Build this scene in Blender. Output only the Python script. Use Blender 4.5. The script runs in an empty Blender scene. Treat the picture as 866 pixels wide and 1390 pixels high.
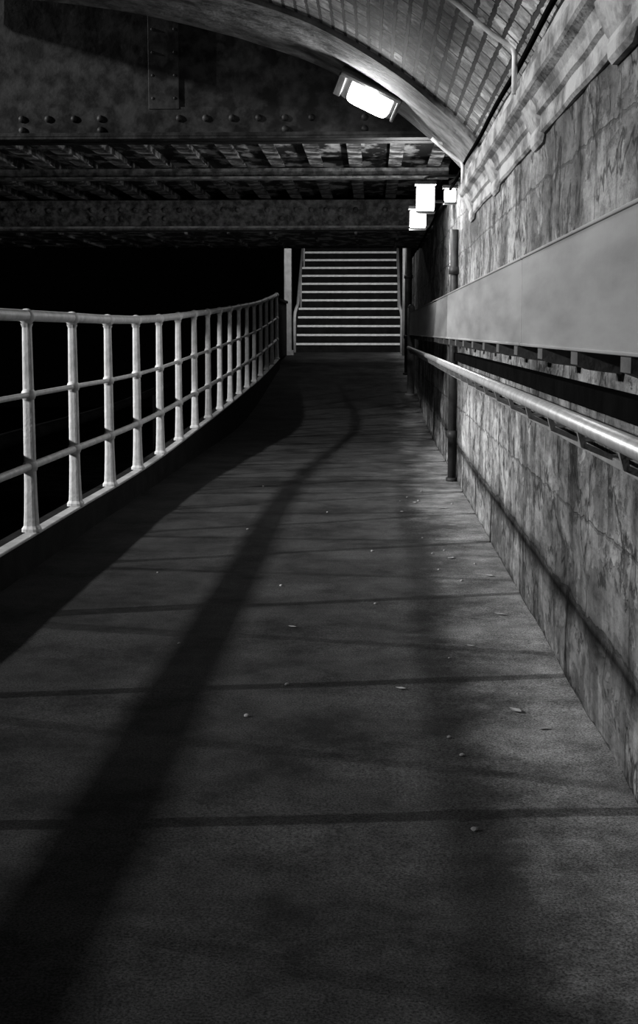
import bpy, bmesh, math, random
from mathutils import Vector, Matrix, noise
random.seed(7)
scene = bpy.context.scene
scene.view_settings.view_transform = 'Standard'
COL = scene.collection

# ------------------------------------------------------------------ materials
def new_mat(name):
    m = bpy.data.materials.new(name); m.use_nodes = True
    return m, m.node_tree, m.node_tree.nodes['Principled BSDF']

def grey(v): return (v, v, v, 1)

def mat_noise(name, lo, hi, scale=8, rough=0.6, metal=0.0, bump=0.2, bscale=60, stretch=(1,1,1), p0=.35, p1=.65, spec=.5):
    m, nt, bs = new_mat(name)
    N = nt.nodes; L = nt.links
    tc = N.new('ShaderNodeTexCoord'); mp = N.new('ShaderNodeMapping'); mp.inputs['Scale'].default_value = stretch
    L.new(tc.outputs['Object'], mp.inputs['Vector'])
    n1 = N.new('ShaderNodeTexNoise'); n1.inputs['Scale'].default_value = scale; n1.inputs['Detail'].default_value = 8; n1.inputs['Roughness'].default_value = .62
    L.new(mp.outputs[0], n1.inputs['Vector'])
    r = N.new('ShaderNodeValToRGB')
    r.color_ramp.elements[0].position = p0; r.color_ramp.elements[0].color = grey(lo)
    r.color_ramp.elements[1].position = p1; r.color_ramp.elements[1].color = grey(hi)
    L.new(n1.outputs['Fac'], r.inputs[0]); L.new(r.outputs[0], bs.inputs['Base Color'])
    n2 = N.new('ShaderNodeTexNoise'); n2.inputs['Scale'].default_value = bscale; n2.inputs['Detail'].default_value = 4
    L.new(tc.outputs['Object'], n2.inputs['Vector'])
    b = N.new('ShaderNodeBump'); b.inputs['Strength'].default_value = bump; b.inputs['Distance'].default_value = .01
    L.new(n2.outputs['Fac'], b.inputs['Height']); L.new(b.outputs[0], bs.inputs['Normal'])
    bs.inputs['Roughness'].default_value = rough; bs.inputs['Metallic'].default_value = metal
    bs.inputs['Specular IOR Level'].default_value = spec
    return m

def mat_emit(name, s):
    m, nt, bs = new_mat(name)
    bs.inputs['Base Color'].default_value = grey(.8)
    bs.inputs['Emission Color'].default_value = grey(1); bs.inputs['Emission Strength'].default_value = s
    return m

def mat_wall():
    m, nt, bs = new_mat('weathered_stone'); N = nt.nodes; L = nt.links
    tc = N.new('ShaderNodeTexCoord')
    sep = N.new('ShaderNodeSeparateXYZ'); L.new(tc.outputs['Object'], sep.inputs[0])
    com = N.new('ShaderNodeCombineXYZ'); L.new(sep.outputs['Y'], com.inputs['X']); L.new(sep.outputs['Z'], com.inputs['Y'])
    def nz(scale, detail, rough, dist=0, sc=(1, 1, 1), off=0):
        mp = N.new('ShaderNodeMapping'); mp.inputs['Scale'].default_value = sc; mp.inputs['Location'].default_value = (off, off, off)
        L.new(tc.outputs['Object'], mp.inputs['Vector'])
        n = N.new('ShaderNodeTexNoise'); n.inputs['Scale'].default_value = scale; n.inputs['Detail'].default_value = detail
        n.inputs['Roughness'].default_value = rough; n.inputs['Distortion'].default_value = dist
        L.new(mp.outputs[0], n.inputs['Vector']); return n
    def ramp(src, pts):
        r = N.new('ShaderNodeValToRGB'); e = r.color_ramp.elements
        e[0].position, e[0].color = pts[0][0], grey(pts[0][1]); e[1].position, e[1].color = pts[-1][0], grey(pts[-1][1])
        for p, c in pts[1:-1]: k = e.new(p); k.color = grey(c)
        L.new(src.outputs['Fac'], r.inputs[0]); return r
    def mul(a, b_, f=1):
        x = N.new('ShaderNodeMixRGB'); x.blend_type = 'MULTIPLY'; x.inputs['Fac'].default_value = f
        L.new(a.outputs[0], x.inputs[1]); L.new(b_.outputs[0], x.inputs[2]); return x
    patch = ramp(nz(2.2, 10, .68, .1, (1, .5, .9)), [(.39, .15), (.47, .28), (.53, .40), (.61, .54)])
    flake = ramp(nz(3.4, 10, .68, .1, (1, .5, .8), 21), [(.47, .5), (.485, .95), (.6, 1.1)])
    fine = ramp(nz(20, 8, .75, 0, (1, .5, 1), 3), [(.38, .5), (.5, .92), (.6, 1.1)])
    stain = ramp(nz(2.6, 6, .6, .1, (1, 1.1, .16), 33), [(.36, .3), (.46, 1)])
    crack = ramp(nz(2.2, 7, .55, .2, (1, .8, .45), 7), [(.490, 1), (.497, .1), (.503, .1), (.511, 1)])
    pits = ramp(nz(8, 7, .7, .1, (1, .6, .8), 11), [(.37, .2), (.40, 1)])
    bt = N.new('ShaderNodeTexBrick'); bt.inputs['Scale'].default_value = 1.0
    bt.inputs['Brick Width'].default_value = .7; bt.inputs['Row Height'].default_value = .30; bt.inputs['Mortar Size'].default_value = .008
    bt.inputs['Mortar Smooth'].default_value = .5
    bt.inputs['Color1'].default_value = grey(1); bt.inputs['Color2'].default_value = grey(.6); bt.inputs['Mortar'].default_value = grey(.15)
    nd = N.new('ShaderNodeTexNoise'); nd.inputs['Scale'].default_value = 9; nd.inputs['Detail'].default_value = 8; L.new(tc.outputs['Object'], nd.inputs['Vector'])
    add = N.new('ShaderNodeMixRGB'); add.blend_type = 'LINEAR_LIGHT'; add.inputs['Fac'].default_value = .03
    L.new(com.outputs[0], add.inputs[1]); L.new(nd.outputs['Color'], add.inputs[2])
    L.new(add.outputs[0], bt.inputs['Vector'])
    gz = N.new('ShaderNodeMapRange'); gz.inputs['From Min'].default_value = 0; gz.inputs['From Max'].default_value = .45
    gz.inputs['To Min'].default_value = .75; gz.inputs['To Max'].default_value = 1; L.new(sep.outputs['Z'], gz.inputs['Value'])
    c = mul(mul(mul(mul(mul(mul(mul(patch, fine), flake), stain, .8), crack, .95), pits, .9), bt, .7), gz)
    L.new(c.outputs[0], bs.inputs['Base Color'])
    n3 = nz(22, 10, .78, 0, (1, .6, 1))
    h = mul(mul(mul(mul(n3, crack, .8), pits, .8), bt, .7), flake, .8)
    b = N.new('ShaderNodeBump'); b.inputs['Strength'].default_value = 1.0; b.inputs['Distance'].default_value = .03
    L.new(h.outputs[0], b.inputs['Height']); L.new(b.outputs[0], bs.inputs['Normal'])
    bs.inputs['Roughness'].default_value = .85; bs.inputs['Specular IOR Level'].default_value = .2
    return m

def mat_brick():
    m, nt, bs = new_mat('vault_brick'); N = nt.nodes; L = nt.links
    uv = N.new('ShaderNodeTexCoord')
    nd = N.new('ShaderNodeTexNoise'); nd.inputs['Scale'].default_value = 16; nd.inputs['Detail'].default_value = 4; L.new(uv.outputs['Object'], nd.inputs['Vector'])
    add = N.new('ShaderNodeMixRGB'); add.blend_type = 'LINEAR_LIGHT'; add.inputs['Fac'].default_value = .011
    L.new(uv.outputs['UV'], add.inputs[1]); L.new(nd.outputs['Color'], add.inputs[2])
    bt = N.new('ShaderNodeTexBrick'); bt.inputs['Scale'].default_value = 1.0
    bt.inputs['Brick Width'].default_value = .24; bt.inputs['Row Height'].default_value = .08; bt.inputs['Mortar Size'].default_value = .012
    bt.inputs['Mortar Smooth'].default_value = .3
    bt.inputs['Color1'].default_value = grey(.75); bt.inputs['Color2'].default_value = grey(.28); bt.inputs['Mortar'].default_value = grey(.04)
    L.new(add.outputs[0], bt.inputs['Vector'])
    n = N.new('ShaderNodeTexNoise'); n.inputs['Scale'].default_value = 6; n.inputs['Detail'].default_value = 10; n.inputs['Roughness'].default_value = .78; L.new(uv.outputs['Object'], n.inputs['Vector'])
    r = N.new('ShaderNodeValToRGB'); r.color_ramp.elements[0].position = .42; r.color_ramp.elements[0].color = grey(.35); r.color_ramp.elements[1].position = .58; r.color_ramp.elements[1].color = grey(1.1)
    L.new(n.outputs['Fac'], r.inputs[0])
    mx = N.new('ShaderNodeMixRGB'); mx.blend_type = 'MULTIPLY'; mx.inputs['Fac'].default_value = 1
    L.new(bt.outputs['Color'], mx.inputs[1]); L.new(r.outputs[0], mx.inputs[2]); L.new(mx.outputs[0], bs.inputs['Base Color'])
    b = N.new('ShaderNodeBump'); b.inputs['Strength'].default_value = 1.0; b.inputs['Distance'].default_value = .02
    L.new(mx.outputs[0], b.inputs['Height']); L.new(b.outputs[0], bs.inputs['Normal'])
    bs.inputs['Roughness'].default_value = .8; bs.inputs['Specular IOR Level'].default_value = .3
    return m

def mat_floor():
    m, nt, bs = new_mat('worn_asphalt'); N = nt.nodes; L = nt.links
    tc = N.new('ShaderNodeTexCoord')
    n1 = N.new('ShaderNodeTexNoise'); n1.inputs['Scale'].default_value = 2.2; n1.inputs['Detail'].default_value = 12; n1.inputs['Roughness'].default_value = .75
    L.new(tc.outputs['Object'], n1.inputs['Vector'])
    r1 = N.new('ShaderNodeValToRGB'); e = r1.color_ramp.elements
    e[0].position = .38; e[0].color = grey(.4); e[1].position = .62; e[1].color = grey(1.25)
    L.new(n1.outputs['Fac'], r1.inputs[0])
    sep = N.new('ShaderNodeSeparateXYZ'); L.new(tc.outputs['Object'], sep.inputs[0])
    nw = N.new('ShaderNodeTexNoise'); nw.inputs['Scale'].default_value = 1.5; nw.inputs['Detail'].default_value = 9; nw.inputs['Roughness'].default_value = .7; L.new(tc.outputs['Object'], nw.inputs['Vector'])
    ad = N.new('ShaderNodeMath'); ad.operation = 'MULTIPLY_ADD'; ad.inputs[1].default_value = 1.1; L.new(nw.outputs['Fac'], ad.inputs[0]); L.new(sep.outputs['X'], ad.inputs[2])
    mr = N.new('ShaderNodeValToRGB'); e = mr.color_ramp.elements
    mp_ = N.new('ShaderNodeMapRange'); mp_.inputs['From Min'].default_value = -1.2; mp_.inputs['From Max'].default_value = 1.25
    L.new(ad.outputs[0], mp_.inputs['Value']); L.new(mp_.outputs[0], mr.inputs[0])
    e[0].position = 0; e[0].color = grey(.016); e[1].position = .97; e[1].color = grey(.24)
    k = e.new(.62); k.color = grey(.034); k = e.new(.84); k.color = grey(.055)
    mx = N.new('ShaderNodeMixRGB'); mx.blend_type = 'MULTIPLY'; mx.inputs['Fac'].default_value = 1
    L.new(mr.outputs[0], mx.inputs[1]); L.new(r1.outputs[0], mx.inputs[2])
    v = N.new('ShaderNodeTexNoise'); v.inputs['Scale'].default_value = 160; v.inputs['Detail'].default_value = 5; v.inputs['Roughness'].default_value = .8; L.new(tc.outputs['Object'], v.inputs['Vector'])
    r2 = N.new('ShaderNodeValToRGB'); r2.color_ramp.elements[0].position = .38; r2.color_ramp.elements[0].color = grey(.3)
    r2.color_ramp.elements[1].position = .64; r2.color_ramp.elements[1].color = grey(2.2)
    L.new(v.outputs['Fac'], r2.inputs[0])
    mx2 = N.new('ShaderNodeMixRGB'); mx2.blend_type = 'MULTIPLY'; mx2.inputs['Fac'].default_value = 1
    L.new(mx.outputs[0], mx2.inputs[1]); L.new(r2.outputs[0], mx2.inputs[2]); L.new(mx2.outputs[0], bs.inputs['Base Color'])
    b = N.new('ShaderNodeBump'); b.inputs['Strength'].default_value = .4; b.inputs['Distance'].default_value = .005
    L.new(v.outputs['Fac'], b.inputs['Height']); L.new(b.outputs[0], bs.inputs['Normal'])
    bs.inputs['Roughness'].default_value = .85; bs.inputs['Specular IOR Level'].default_value = .05
    return m

M_wall = mat_wall(); M_brick = mat_brick(); M_floor = mat_floor()
M_ring = mat_noise('painted_stone', .06, .26, 6, .8, bump=1.0, bscale=25, spec=.15)
M_corn = mat_noise('stone_moulding', .08, .34, 7, .8, bump=.8, bscale=30, stretch=(1, .5, 1), p0=.4, p1=.6)
M_rail = mat_noise('galvanised_paint', .34, .50, 16, .5, bump=.25, bscale=70)
M_panel = mat_noise('painted_panel', .15, .27, 2, .5, bump=.05, bscale=20, stretch=(1, .35, 2.5))
M_steel = mat_noise('worn_steel', .45, .62, 20, .36, metal=.5, bump=.05)
M_brkt = mat_noise('dark_bracket', .05, .09, 10, .6)
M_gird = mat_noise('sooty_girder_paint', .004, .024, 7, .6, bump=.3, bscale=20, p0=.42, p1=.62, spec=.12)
M_gird3 = mat_noise('pale_mottled_girder', .05, .28, 14, .6, bump=.3, bscale=40, p0=.4, p1=.68, spec=.3)
M_edge3 = mat_noise('pale_flange', .2, .5, 9, .6, bump=.3, p0=.4, p1=.6)
M_deck = mat_noise('patchy_deck', .015, .5, 5, .7, bump=.5, bscale=18, stretch=(1, .5, 1), p0=.5, p1=.6)
M_strg = mat_noise('flaking_stringer', .03, .4, 6, .6, bump=.4, bscale=18, p0=.47, p1=.6)
M_plinth = mat_noise('dark_plinth', .006, .012, 6, .9, spec=.05)
M_black = mat_noise('cable_shade_black', .003, .005, 6, .95, spec=.0)  # near-black for the cable, the added shadow caster and the shade strip
M_ground = mat_noise('dark_ground', .012, .04, 2, .95, spec=.0)
M_edge = mat_noise('pale_edge', .22, .38, 10, .5)
M_pipe = mat_noise('dark_iron_pipe', .02, .05, 8, .5, spec=.3)
M_pipe2 = mat_noise('pale_conduit', .25, .4, 8, .5)
M_brk2 = mat_noise('dull_bracket', .12, .22, 8, .5)
M_col = mat_noise('grey_column', .12, .2, 8, .6)
M_step = mat_noise('dark_step', .006, .012, 8, .9, spec=.05)
M_nose = mat_noise('pale_nosing', .5, .72, 10, .6)
M_shr = mat_noise('stair_handrail_paint', .25, .4, 10, .6)
M_house = mat_noise('lamp_housing', .02, .04, 10, .4)
M_leaf = mat_noise('dry_leaf', .2, .35, 30, .7)
M_stone = mat_noise('pale_pebble', .15, .3, 30, .8)
M_lens = mat_emit('lamp_glow', 14)
M_lens2 = mat_emit('lamp_glow_far', 9)

# ------------------------------------------------------------------ geometry builder
class B:
    def __init__(s): s.bm = bmesh.new()
    def box(s, c, size, rot=None, bevel=0):
        t = bmesh.new(); bmesh.ops.create_cube(t, size=1)
        bmesh.ops.scale(t, vec=Vector(size), verts=t.verts)
        if bevel: bmesh.ops.bevel(t, geom=t.edges[:], offset=bevel, segments=2, affect='EDGES', profile=.5)
        if rot is not None: bmesh.ops.transform(t, matrix=rot.to_4x4(), verts=t.verts)
        bmesh.ops.translate(t, vec=Vector(c), verts=t.verts)
        s.merge(t); return s
    def merge(s, t):
        me = bpy.data.meshes.new('tmp'); t.to_mesh(me); t.free(); s.bm.from_mesh(me); bpy.data.meshes.remove(me)
    def tube(s, pts, r, seg=12, cap=True):
        pts = [Vector(p) for p in pts]; rs = r if isinstance(r, (list, tuple)) else [r]*len(pts)
        rings = []; prev = None
        for i, p in enumerate(pts):
            a = pts[max(i-1, 0)]; b = pts[min(i+1, len(pts)-1)]
            d = (b-a).normalized()
            if prev is None:
                up = Vector((0, 0, 1)) if abs(d.z) < .9 else Vector((1, 0, 0))
                n = d.cross(up).normalized()
            else: n = (prev - d*prev.dot(d)).normalized()
            prev = n; q = d.cross(n)
            rings.append([s.bm.verts.new(p + (n*math.cos(t) + q*math.sin(t))*rs[i]) for t in [2*math.pi*k/seg for k in range(seg)]])
        for A, C in zip(rings, rings[1:]):
            for k in range(seg):
                s.bm.faces.new((A[k], A[(k+1) % seg], C[(k+1) % seg], C[k])).smooth = True
        if cap:
            s.bm.faces.new(rings[0][::-1]); s.bm.faces.new(rings[-1])
        return s
    def sphere(s, c, r, sc=(1, 1, 1), seg=12):
        t = bmesh.new(); bmesh.ops.create_uvsphere(t, u_segments=seg, v_segments=max(6, seg*2//3), radius=r)
        bmesh.ops.scale(t, vec=Vector(sc), verts=t.verts); bmesh.ops.translate(t, vec=Vector(c), verts=t.verts)
        for f in t.faces: f.smooth = True
        s.merge(t); return s
    def loft(s, secs, closed=True, caps=True, smooth=False):
        rings = [[s.bm.verts.new(p) for p in sec] for sec in secs]; n = len(rings[0])
        for A, C in zip(rings, rings[1:]):
            for k in range(n if closed else n-1):
                f = s.bm.faces.new((A[k], A[(k+1) % n], C[(k+1) % n], C[k])); f.smooth = smooth
        if closed and caps:
            s.bm.faces.new(rings[0][::-1]); s.bm.faces.new(rings[-1])
        return s
    def obj(s, name, mat, parent=None, loc=(0, 0, 0), **props):
        bmesh.ops.recalc_face_normals(s.bm, faces=s.bm.faces[:])
        me = bpy.data.meshes.new(name); s.bm.to_mesh(me); s.bm.free()
        me.materials.append(mat)
        o = bpy.data.objects.new(name, me); COL.objects.link(o); o.location = loc
        if parent: o.parent = parent
        for k, v in props.items(): o[k] = v
        return o

def empty(name, loc, label, cat, group=None):
    e = bpy.data.objects.new(name, None); e.empty_display_size = .1; COL.objects.link(e); e.location = loc
    e['label'] = label; e['category'] = cat
    if group: e['group'] = group
    return e

def sm(t): t = max(0, min(1, t)); return t*t*(3-2*t)
def floor_z(y): return .77*sm((y-15.5)/12.0)
RB = [.18,.18,.178,.185,.205,.235,.27,.30,.335,.37,.41,.45,.49,.54,.60,.66,.73]
def base_z(y):
    t = (y-6.7)/1.02
    if t <= 0: return .18
    if t >= 16: return .73 + (t-16)*.04
    i = int(t); return RB[i] + (RB[i+1]-RB[i])*(t-i)
def rail_x(y): return -1.745 + max(0, min(1, (y-8)/15))*.095

WX = .68
# ------------------------------------------------------------------ floor
b = B(); secs = []
y = -2.0
while y <= 28.3:
    row = []
    for i in range(13):
        x = -1.72 + i*(WX+.02+1.72)/12
        row.append((x, y, floor_z(y) + (.006*noise.noise(Vector((x*1.5, y*1.5, 0))) if y < 27 else 0)))
    secs.append(row); y += .25
b.loft(secs, closed=False, smooth=True)
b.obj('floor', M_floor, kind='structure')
b = B(); b.box((-31.9, 20, -2.55), (60, 90, .1)); b.obj('ground', M_ground, kind='structure')

# plinth / retaining edge below the railing
b = B(); secs = []; ys = [-2+.5*i for i in range(51)] + [23.3]
for y in ys:
    x = rail_x(y); z = base_z(y)
    secs.append([(x-.10, y, -2.5), (x+.03, y, -2.5), (x+.03, y, z-.012), (x-.10, y, z-.012)])
b.loft(secs); b.obj('wall_left', M_plinth, kind='structure')
b = B(); secs = []
for y in ys:
    x = rail_x(y); z = base_z(y)
    secs.append([(x-.02, y, z-.012), (x+.04, y, z-.012), (x+.04, y, z-.004), (x+.036, y, z), (x-.02, y, z)])
b.loft(secs); b.obj('trim_1', M_edge, kind='structure')

# right wall
b = B(); nY = 150; nZ = 22; secs = []
for i in range(nY+1):
    y = -2 + 30.5*i/nY; row = []
    for j in range(nZ+1):
        z = -.05 + 2.5*j/nZ
        d = .02*noise.noise(Vector((3.1, y*1.2, z*3))) + .010*noise.noise(Vector((9.1, y*3, z*6)))
        row.append((WX + abs(d), y, z))
    secs.append(row + [(WX+.5, y, 2.45), (WX+.5, y, -.05)])
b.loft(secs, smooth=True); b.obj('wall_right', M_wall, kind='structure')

# ------------------------------------------------------------------ vault
P = [(.70, 2.24), (.63, 2.33), (.52, 2.44), (.38, 2.56), (.18, 2.72), (-.12, 2.91), (-.43, 3.065), (-.8, 3.19), (-1.04, 3.26), (-1.64, 3.40), (-2.4, 3.50), (-3.2, 3.54)]
def arch_z(x):
    for (x0, z0), (x1, z1) in zip(P, P[1:]):
        if x1 <= x <= x0: return z0 + (z1-z0)*(x-x0)/(x1-x0)
    return P[-1][1] if x < -3.2 else P[0][1]
def smooth_profile(P, n=60):
    out = []
    for i in range(len(P)-1):
        p0 = Vector(P[max(i-1, 0)]); p1 = Vector(P[i]); p2 = Vector(P[i+1]); p3 = Vector(P[min(i+2, len(P)-1)])
        for k in range(5):
            t = k/5
            out.append(.5*((2*p1)+(-p0+p2)*t+(2*p0-5*p1+4*p2-p3)*t*t+(-p0+3*p1-3*p2+p3)*t**3))
    out.append(Vector(P[-1])); return out
PS = smooth_profile(P)
arc = [0]
for a, c in zip(PS, PS[1:]): arc.append(arc[-1]+(c-a).length)
me = bpy.data.meshes.new('ceiling'); vs = []; fs = []
ys_v = [-2, 1, 4, 6.5, 8.4]
for y in ys_v:
    for p in PS: vs.append((p.x, y, p.y))
n = len(PS)
for i in range(len(ys_v)-1):
    for j in range(n-1):
        fs.append((i*n+j, i*n+j+1, (i+1)*n+j+1, (i+1)*n+j))
me.from_pydata(vs, [], fs)
uvl = me.uv_layers.new(name='UVMap')
for poly in me.polygons:
    poly.use_smooth = True
    for li in poly.loop_indices:
        vi = me.loops[li].vertex_index
        uvl.data[li].uv = (ys_v[vi//n], arc[vi % n])
me.materials.append(M_brick)
o = bpy.data.objects.new('ceiling', me); COL.objects.link(o); o['kind'] = 'structure'
md = o.modifiers.new('thick', 'SOLIDIFY'); md.thickness = .35; md.offset = -1
if me.polygons[0].normal.z > 0: md.offset = 1
b = B()
def ring_sec(y, off):
    lo = []; hi = []
    for i, p in enumerate(PS):
        a = PS[max(i-1, 0)]; c = PS[min(i+1, n-1)]; t = (c-a).normalized(); nn = Vector((t.y, -t.x))
        if nn.y > 0: nn = -nn
        lo.append((p.x+nn.x*off, y, p.y+nn.y*off)); hi.append((p.x-nn.x*.4, y, p.y-nn.y*.4))
    return lo + hi[::-1]
b.loft([ring_sec(8.1, .01), ring_sec(8.11, .03), ring_sec(9.36, .03), ring_sec(9.4, .0)])
b.obj('trim_2', M_ring, kind='structure')

# cornice moulding on top of the wall
b = B()
prof = [(WX+.05, 1.98), (WX-.004, 1.98), (WX-.014, 1.99), (WX-.016, 2.05), (WX-.03, 2.06), (WX-.036, 2.09), (WX-.05, 2.115), (WX-.075, 2.13), (WX-.084, 2.14), (WX-.084, 2.20), (WX-.075, 2.208), (WX-.062, 2.215), (WX-.06, 2.27), (WX+.05, 2.29)]
b.loft([[(x+.006*noise.noise(Vector((x*9, y*2.5, z*9))), y, z+.008*noise.noise(Vector((1, y*1.5, 2)))) for x, z in prof] for y in [-2+.06*i for i in range(191)]], smooth=False)
b.obj('trim_3', M_corn, kind='structure')
corb = None
for i, y in enumerate([1.9, 3.75, 5.6, 7.45, 9.2]):
    if corb is None:
        b = B(); pr = [(.03, -.17), (-.006, -.17), (-.018, -.155), (-.022, -.12), (-.018, -.10), (-.03, -.08), (-.048, -.04), (-.06, 0), (.03, 0)]
        b.loft([[(x*(.35 if k in (0, 5) else 1) if x < 0 else x, yy, z*(.8 if k in (0, 5) else 1)) for x, z in pr] for k, yy in enumerate([-.20, -.15, -.05, .05, .15, .20])], smooth=False)
        corb = b.obj('stone_corbel', M_corn, loc=(WX, y, 2.12)); c = corb
    else:
        c = corb.copy(); COL.objects.link(c); c.location = (WX, y, 2.12)
    c['label'] = 'worn moulded stone corbel in the cornice on top of the wall'; c['category'] = 'corbel'; c['group'] = 'corbels along the wall cornice'

# ------------------------------------------------------------------ left railing
rl = empty('railing', (-1.74, 6.7, 0), 'pale painted steel railing with three round rails and tapered posts', 'railing')
def post_mesh():
    b = B(); secs = []
    for z, w, d in [(0, .048, .048), (.015, .048, .048), (.03, .038, .038), (.10, .034, .034), (.25, .030, .030), (.7, .027, .026), (1.04, .023, .023), (1.06, .030, .030)]:
        secs.append([(w*math.copysign(abs(math.cos(t))**.6, math.cos(t)), d*math.copysign(abs(math.sin(t))**.6, math.sin(t)), z) for t in [2*math.pi*(k+.5)/16 for k in range(16)]])
    b.loft(secs, smooth=False)
    b.sphere((0, 0, 1.095), .043, (1, 1, .95), 14)
    b.sphere((0, 0, .70), .040, (.95, 1.1, 1), 12)
    b.sphere((0, 0, .335), .042, (.95, 1.1, 1), 12)
    return b
first = None
post_ys = [.9, 2.0, 3.02, 4.16, 5.42] + [6.7+1.02*i for i in range(17)]
for y in post_ys:
    loc = (rail_x(y)-rl.location.x, y-6.7, base_z(y))
    if first is None: first = post_mesh().obj('post', M_rail, rl, loc)
    else:
        c = first.copy(); c.parent = rl; c.location = loc; COL.objects.link(c)
for h, r in [(1.10, .029), (.70, .014), (.335, .020)]:
    b = B(); pts = []
    y = .4
    while y <= 23.05:
        pts.append((rail_x(y)-rl.location.x, y-6.7, base_z(y)+h)); y += .34
    b.tube(pts, r, 12); b.obj('rail', M_rail, rl)
sp = B(); pts = []; rr_ = []; y = .0
while y <= 12.7:
    pts.append((rail_x(y)-.22, y, base_z(y)+.438)); rr_.append(.060 - .0026*y); y += .7
sp.tube(pts, rr_, 14)
for y in (2.0, 5.42, 8.74, 11.8):
    sp.box((rail_x(y)-.22, y, base_z(y)+.17), (.03, .03, .5)); sp.box((rail_x(y)-.165, y, base_z(y)-.06), (.12, .03, .05))
sp.obj('shadow_pipe', M_black, label='black pipe added outside the railing to cast a floor shadow band', category='pipe')  # added pipe with stays, there only to throw the broad shadow on the path

# ------------------------------------------------------------------ wall duct panel
PX = .575
dp = empty('duct_panel', (PX, 10, 1.31), 'long smooth grey painted metal duct panel fixed along wall', 'wall panel')
for (y0, y1) in [(-1.5, 4.98), (5.0, 20.0)]:
    b = B(); cy = (y0+y1)/2-10
    b.box((0, cy, 0), (.05, y1-y0, .325), bevel=.008)
    b.box((-.02, cy, .16), (.02, y1-y0, .01), bevel=.003)
    b.box((-.02, cy, -.158), (.02, y1-y0, .01), bevel=.003)
    b.obj('panel', M_panel, dp)
first = None
for i in range(24):
    y = 2.2+.75*i
    if first is None:
        b = B(); b.loft([[( .10, s, -.164), (-.02, s, -.164), (-.02, s, -.20), (.02, s, -.215), (.10, s, -.225)] for s in (-.06, .06)])
        first = b.obj('bracket', M_brkt, dp, (0, y-10, 0))
    else:
        c = first.copy(); c.parent = dp; c.location = (0, y-10, 0); COL.objects.link(c)

# ------------------------------------------------------------------ wall handrail
hr = empty('handrail', (.5, 10, .98), 'worn steel tube handrail with slim lower rail fixed on wall', 'handrail')
b = B(); b.tube([(0, -11.5, 0), (0, 0, 0), (0, 8.6, 0), (.02, 8.75, -.02), (.05, 8.8, -.08)], .0215, 16); b.obj('tube', M_steel, hr)
b = B(); b.box((.09, -1.4, -.095), (.012, 20, .022), bevel=.003); b.obj('lower_rail', M_brk2, hr)
b = B(); b.box((.148, -5.6, .03), (.06, 11.6, .06), bevel=.004); b.obj('shade_strip', M_black, hr, label='black strip standing in for shade behind the handrail')  # dark bar modelled in place of the shadow band above the tube
first = None
for i in range(37):
    y = -.6+.55*i
    if y > 18.6: break
    if first is None:
        b = B()
        b.loft([[(-.004, s, -.015), (.012, s, -.015), (.02, s, -.05), (.085, s, -.078), (.18, s, -.078), (.18, s, -.09), (.08, s, -.09), (.008, s, -.06)] for s in (-.01, .01)])
        b.box((.176, 0, -.085), (.010, .05, .05), bevel=.002)
        first = b.obj('bracket', M_brk2, hr, (0, y-10, 0))
    else:
        c = first.copy(); c.parent = hr; c.location = (0, y-10, 0); COL.objects.link(c)

b = B(); z0 = floor_z(20.08)
b.tube([(.58, 20.08, z0-.01), (.58, 20.08, z0+.02)], .085, 16).tube([(.58, 20.08, z0), (.58, 20.08, 1.55)], .055, 16).sphere((.58, 20.08, 1.55), .055)
b.obj('support_post', M_pipe2, label='grey round steel post at the end of the duct panel', category='post')

def drain(x, y, z1, r, mat, label, collars=(.35, 1.65), name='drainpipe'):
    b = B(); z0 = floor_z(y)
    b.tube([(x, y, z0), (x, y, z1)], r, 16)
    for c in collars: b.tube([(x, y, z0+c), (x, y, z0+c+.06)], r*1.25, 16)
    b.tube([(x, y, z0), (x, y, z0+.03)], r*1.4, 16)
    return b.obj(name, mat, label=label, category='pipe')
drain(.645, 10.7, 2.0, .034, M_pipe, 'dark cast iron drainpipe against wall')
drain(.60, 22.5, 2.9, .06, M_pipe, 'thick dark vertical pipe near the staircase', (.6, 1.6))
b = B(); b.tube([(.6, 25.6, floor_z(25.6)), (.6, 25.6, 3.4)], .035, 12); b.box((.6, 25.6, floor_z(25.6)+.01), (.12, .12, .02)); b.obj('pipe', M_col, label='thin pale vertical pipe beside the staircase', category='pipe')

def conduit(y, x0, zend, r, label, mat=M_pipe, off=.03, xe=.60):
    pts = []
    x = x0
    while x < xe-.09:
        pts.append((x-.01, y, arch_z(x)-off)); x += .05
    zt = arch_z(xe-.04)-off
    pts += [(xe-.045, y, zt+.01), (xe-.015, y, zt-.005), (xe-.003, y, zt-.025), (xe, y, zt-.05), (xe, y, zend)]
    b = B(); b.tube(pts, r, 10)
    for k in (1, len(pts)//2):
        p = Vector(pts[k]); b.box(p+Vector((.008, 0, .008)), (.03, .02, .02))
    b.obj('conduit', mat, label=label, category='conduit')
conduit(5.75, .15, 2.19, .012, 'thin grey metal conduit curving down from brick vault', M_nose, .018, .59)
conduit(9.1, .40, 2.19, .013, 'thin pale metal conduit bending down stone arch', M_nose, .06, .60)
b = B(); pts = []
for i in range(70):
    y = -1+.28*i
    pts.append((.61, y, 2.312 + .006*math.sin(y*3)))
b.tube(pts, .012, 8); b.obj('cable', M_black, label='black electric cable running along wall cornice', category='cable')

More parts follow.
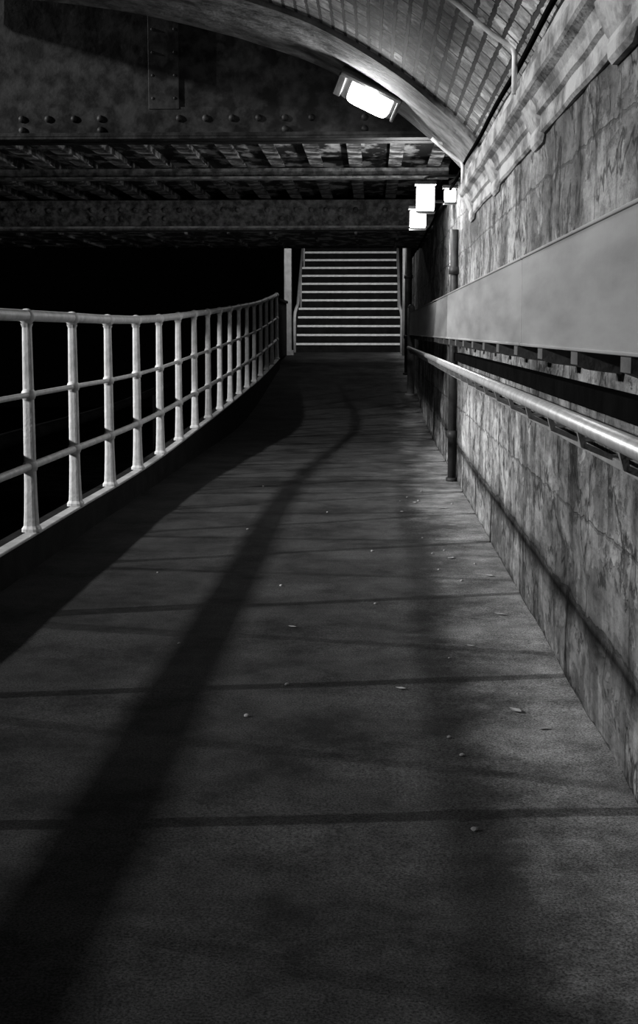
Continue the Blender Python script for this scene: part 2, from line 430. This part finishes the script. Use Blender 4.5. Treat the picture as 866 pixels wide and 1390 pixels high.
# ------------------------------------------------------------------ bridge girders
def girder(y, z0, z1, x0, x1, label, rivz, riv_step, stiff=(), flange=.3, mt=None, rr=.02, mf=None, edge=None, skip=.10):
    mt = mt or M_gird; mf = mf or mt
    g = empty('bridge_girder', ((x0+x1)/2, y, z0), label, 'girder')
    cx = (x0+x1)/2; w = x1-x0; h = z1-z0
    b = B(); b.box((0, 0, h/2), (w, .03, h))
    x = x0+.1
    while x < x1-.05:
        for q, rz in enumerate(rivz):
            if random.random() > .45*q+skip:
                b.sphere((x-cx, -.036, rz), rr, (1, .8, 1), 8)
        x += riv_step
    b.obj('web', mt, g)
    b = B(); b.box((0, 0, .012), (w, flange, .024), bevel=.003); b.box((0, -.02, .14), (w, .02, .20))
    b.obj('flange', mf, g)
    b = B(); b.box((0, -flange/2+.01, .03), (w, .02, .03), bevel=.003); b.obj('flange_edge', edge or mf, g)
    for s, sw in stiff:
        b = B(); b.box((s-cx, -.03, h/2+.1), (sw, .015, h-.25), bevel=.003)
        for k in range(8):
            for sx in (-1, 1): b.sphere((s-cx+sx*sw*.36, -.038, .3+k*.16), .011, (1, .7, 1), 8)
        b.obj('stiffener', mt, g)
    return g
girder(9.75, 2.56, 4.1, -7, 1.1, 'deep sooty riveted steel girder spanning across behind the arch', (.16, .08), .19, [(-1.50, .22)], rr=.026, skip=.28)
girder(15.6, 2.36, 2.71, -5.4, .70, 'riveted pale mottled steel cross girder under the bridge deck', (.235, .14), .17, [], mt=M_gird3, rr=.032, edge=M_edge3)
girder(18.65, 2.35, 2.82, -5.9, .70, 'dark plain steel girder at the far bridge edge', (.14,), .3, [], flange=.2, edge=M_edge3)
b = B(); b.box((-2.4, 14.15, 2.86), (6.3, 8.7, .06))
b.obj('bridge_deck', M_deck, label='patchy flaking soffit plates of steel bridge deck', category='bridge deck')
b = B(); b.box((-2.4, 17.15, 2.38), (6.2, 2.7, .03))
for k in range(12): b.box((-5.2+.5*k, 17.15, 2.355), (.03, 2.7, .03))
b.obj('soffit_plate', M_deck, label='patchy riveted steel soffit plate between two girders', category='soffit')
b = B(); b.box((-2.4, 12.6, 2.66), (6.2, .02, .10)); b.box((-2.4, 12.6, 2.62), (6.2, .16, .02), bevel=.002)
b.obj('cross_beam', M_gird3, label='mottled steel cross beam beneath deck plates', category='beam')
x = -5.2; first = None
while x < .6:
    if first is None:
        b = B(); b.box((0, 0, .05), (.012, 8.5, .09)); b.box((0, 0, 0), (.12, 8.5, .012))
        first = b.obj('deck_stringer', M_strg, loc=(x, 14.15, 2.73)); c = first
    else:
        c = first.copy(); COL.objects.link(c); c.location = (x, 14.15, 2.73)
    c['label'] = 'flaking pale steel stringer running lengthwise under bridge deck'; c['category'] = 'beam'; c['group'] = 'stringers under the deck'
    x += .36

# ------------------------------------------------------------------ staircase
SY = 28.0; SZ = .77; SX0 = -1.66; SX1 = .66; NS = 13; R = .188; G = .27
st = empty('staircase', ((SX0+SX1)/2, SY, SZ), 'dark concrete staircase with pale painted nosings and tubular handrails', 'staircase')
W = SX1-SX0
b = B(); prof = [(0, -.8)]
for k in range(NS): prof += [(k*G, k*R), (k*G, (k+1)*R)]
prof[1] = (0, 0)
prof += [(NS*G+1.5, NS*R), (NS*G+1.5, -.8)]
b.loft([[(sx, yy, zz) for yy, zz in prof] for sx in (-W/2, W/2)])
b.obj('steps', M_step, st)
first = None
for k in range(NS):
    if first is None:
        b = B(); b.box((0, .004, -.02), (W-.12, .032, .045), bevel=.005); first = b.obj('nosing', M_nose, st, (0, k*G-.02, (k+1)*R))
    else:
        c = first.copy(); c.parent = st; c.location = (0, k*G-.02, (k+1)*R); COL.objects.link(c)
for xx, sg in ((SX0+.10, -1), (SX1-.10, 1)):
    xl = xx-(SX0+SX1)/2
    b = B(); b.tube([(xl+sg*.04, -.5, .0), (xl+sg*.04, -.5, .70), (xl+sg*.03, -.48, .82), (xl+sg*.01, -.40, .90), (xl, -.28, .95), (xl, 0, .99), (xl, NS*G, .97+NS*R)], .032, 10)
    for (yy, zz, top) in [(G*4.5, R*5, .97+R*4.5), (G*9.5, R*10, .97+R*9.5)]: b.tube([(xl, yy, zz), (xl, yy, top)], .02, 8)
    b.obj('handrail', M_shr, st)

b = B(); z0 = floor_z(26)
b.box((-1.64, 26, z0+1.5), (.14, .14, 3.0), bevel=.01); b.box((-1.64, 26, z0+.05), (.22, .22, .10), bevel=.01); b.box((-1.64, 26, z0+2.95), (.24, .24, .1), bevel=.01)
b.obj('column', M_col, label='grey square steel column at the foot of staircase', category='column')
b = B()
b.box((-1.70, 24.6, z0+.50), (.10, 2.3, 1.0), bevel=.01)
b.box((-1.70, 24.6, z0+1.02), (.16, 2.3, .05), bevel=.01)
b.obj('parapet', M_plinth, label='low dark parapet closing the end of the railing', category='parapet')

# ------------------------------------------------------------------ lamps
def basis(t, nrm):
    t = t.normalized(); nrm = (nrm - t*nrm.dot(t)).normalized(); u = nrm.cross(t)
    return Matrix((t, u, nrm)).transposed()
t = Vector((.86, 0, -.42)); nr = Vector((-.36, -.72, -.62)); Rm = basis(t, nr)
SG = -1 if (Rm @ Vector((0, 1, 0))).z < 0 else 1
def vault_lamp(loc, label):
    l = empty('bulkhead_lamp', loc, label, 'lamp', 'bulkhead lamps along the vault')
    b = B(); secs = []
    for z, w, h in [(-.12, .12, .07), (-.10, .17, .10), (-.02, .20, .115), (.0, .205, .118), (.012, .20, .112)]:
        secs.append([Rm @ Vector((w*math.copysign(abs(math.cos(a))**.35, math.cos(a)), h*math.copysign(abs(math.sin(a))**.35, math.sin(a)), z)) for a in [2*math.pi*(k+.5)/24 for k in range(24)]])
    b.loft(secs)
    b.box(Rm @ Vector((0, SG*.128, .04)), (.44, .034, .15), rot=Rm, bevel=.008)
    for sx, ww in ((-1, .05), (1, .02)): b.box(Rm @ Vector((sx*.20, SG*.04, .04)), (ww, .18, .13), rot=Rm, bevel=.006)
    b.obj('housing', M_house, l)
    b = B(); secs = []
    for z, w, h in [(.0, .15, .088), (.03, .145, .085), (.045, .13, .072), (.052, .09, .045)]:
        secs.append([Rm @ Vector((.01+w*math.copysign(abs(math.cos(a))**.35, math.cos(a)), -SG*.016+h*math.copysign(abs(math.sin(a))**.35, math.sin(a)), z+.012)) for a in [2*math.pi*(k+.5)/24 for k in range(24)]])
    b.loft(secs, smooth=False); b.obj('lens', M_lens, l)
    b = B(); top = Vector((.02, .06, arch_z(loc[0]+.02)-loc[2]-.035)); a0 = Rm @ Vector((0, 0, -.09))
    b.tube([a0, top], .022, 10); b.box(top-Vector((0, 0, .01)), (.12, .1, .02), rot=Matrix.Rotation(math.radians(30), 3, 'Y')); b.obj('bracket', M_house, l)
    return l
def point(loc, e, r=.05, parent=None):
    d = bpy.data.lights.new('lamp_light', 'POINT'); d.energy = e; d.shadow_soft_size = r
    o = bpy.data.objects.new('lamp_light', d); COL.objects.link(o); o.location = loc
    if parent: o.parent = parent
    return o
L1 = vault_lamp((-.02, 8.95, 2.745), 'glowing bulkhead lamp with dark housing on stone arch')
point(Rm @ Vector((0, 0, .17)), 17, .05, L1)
L0 = vault_lamp((-.02, 3.9, 2.60), 'bulkhead lamp with dark housing on brick vault')
point(Rm @ Vector((0, 0, .15)), 4, .03, L0)

def lantern(loc, w, h, label, e):
    l = empty('box_lantern', loc, label, 'lamp', 'box lanterns beneath the bridge')
    b = B(); b.box((0, 0, 0), (w, w*.8, h), bevel=.02); b.obj('lens', M_lens2, l)
    b = B(); b.box((0, 0, h/2+.012), (w+.03, w*.8+.03, .025), bevel=.004); b.obj('cap', M_house, l)
    b = B(); b.box((0, 0, -h/2-.006), (w+.012, w*.8+.012, .012), bevel=.003); b.obj('base', M_house, l)
    b = B(); b.tube([(0, 0, h/2+.02), (0, 0, h/2+.05), (.03, 0, h/2+.065), (WX-loc[0]+.03, 0, h/2+.065)], .012, 8); b.obj('arm', M_house, l)
    point((-.05-w/2, .12, -h/2-.06), e, .04, l)
lantern((.40, 10.35, 2.21), .135, .20, 'glowing white box lantern on a wall arm under bridge', 16)
lantern((.385, 11.6, 2.16), .135, .16, 'smaller glowing box lantern on a wall arm', 30)
lantern((.61, 10.75, 2.27), .09, .11, 'small glowing lantern close against wall top', 6)

def area(loc, tgt, sx, sy, e, spread=180, name='flood_light'):
    d = bpy.data.lights.new(name, 'AREA'); d.shape = 'RECTANGLE'; d.size = sx; d.size_y = sy; d.energy = e; d.spread = math.radians(spread)
    o = bpy.data.objects.new(name, d); COL.objects.link(o); o.location = loc
    o.rotation_euler = (Vector(tgt)-Vector(loc)).to_track_quat('-Z', 'Y').to_euler()
area((-.5, 22.5, 3.6), (-.5, 30.5, 2.2), 1.0, .2, 75, 100, 'stair_light')
area((-.5, 23.5, 3.4), (-.5, 22.0, .4), .6, .2, 10, 150, 'path_light')
area((-16, 8.5, 7.2), (0, 10.8, .3), .03, .42, 450, 66)
area((-16, 1.6, 7.2), (0, 8.8, .3), .03, .42, 480, 62)

# ------------------------------------------------------------------ debris
def leaf(x, y, s, a):
    b = B(); pts = [(-1, 0.02), (-.6, .3), (-.1, .5), (.4, .35), (1, .02)]
    L_ = [b.bm.verts.new((u*s, w*s, .15*s*abs(w)+.1*s*u*u)) for u, w in pts]
    C_ = [b.bm.verts.new((u*s, 0, .1*s*u*u)) for u, w in pts]
    R_ = [b.bm.verts.new((u*s, -w*s, .2*s*abs(w)+.1*s*u*u)) for u, w in pts]
    for i in range(4):
        b.bm.faces.new((L_[i], C_[i], C_[i+1], L_[i+1])); b.bm.faces.new((C_[i], R_[i], R_[i+1], C_[i+1]))
    o = b.obj('leaf', M_leaf, loc=(x, y, floor_z(y)+.004+.006*noise.noise(Vector((x*1.5, y*1.5, 0)))), label='dry fallen leaf lying on asphalt path', category='leaf', group='fallen leaves on the path')
    o.rotation_euler = (0, 0, a)
for x, y, s in [(.46, 4.15, .03), (.52, 3.95, .022), (.48, 9.0, .04), (.3, 9.3, .03), (.2, 8.8, .025), (.42, 7.0, .03), (-.32, 5.3, .02), (.1, 4.4, .02), (.55, 5.6, .03), (.5, 8.2, .03), (.38, 5.0, .018), (.58, 6.5, .03)]:
    leaf(x, y, s, random.random()*6)
for i in range(26):
    x = random.uniform(-1.1, .6) if i % 2 else random.uniform(.2, .6); y = random.uniform(3, 11); r = random.uniform(.004, .009)
    b = B(); t = bmesh.new(); bmesh.ops.create_icosphere(t, subdivisions=2, radius=r)
    for v in t.verts: v.co *= 1+.35*noise.noise(v.co*90+Vector((i, 0, 0))); v.co.z *= .65
    b.merge(t)
    b.obj('pebble', M_stone, loc=(x, y, floor_z(y)+r*.45+.006*noise.noise(Vector((x*1.5, y*1.5, 0)))), label='tiny pale pebble on the asphalt path', category='pebble', group='pebbles on the path')

# ------------------------------------------------------------------ world & camera
w = bpy.data.worlds.new('world'); scene.world = w; w.use_nodes = True
w.node_tree.nodes['Background'].inputs[0].default_value = grey(1); w.node_tree.nodes['Background'].inputs[1].default_value = .0003
cam = bpy.data.cameras.new('camera'); co = bpy.data.objects.new('camera', cam); COL.objects.link(co)
cam.sensor_fit = 'HORIZONTAL'; cam.sensor_width = 36; cam.lens = 36*1805/866; cam.shift_y = -45/866
co.location = (0, 0, 1.2)
p = math.atan(200/1805); yaw = math.atan(72/1805)
co.rotation_euler = (math.pi/2-p, 0, yaw)
cam.clip_start = .05; cam.clip_end = 200
scene.camera = co
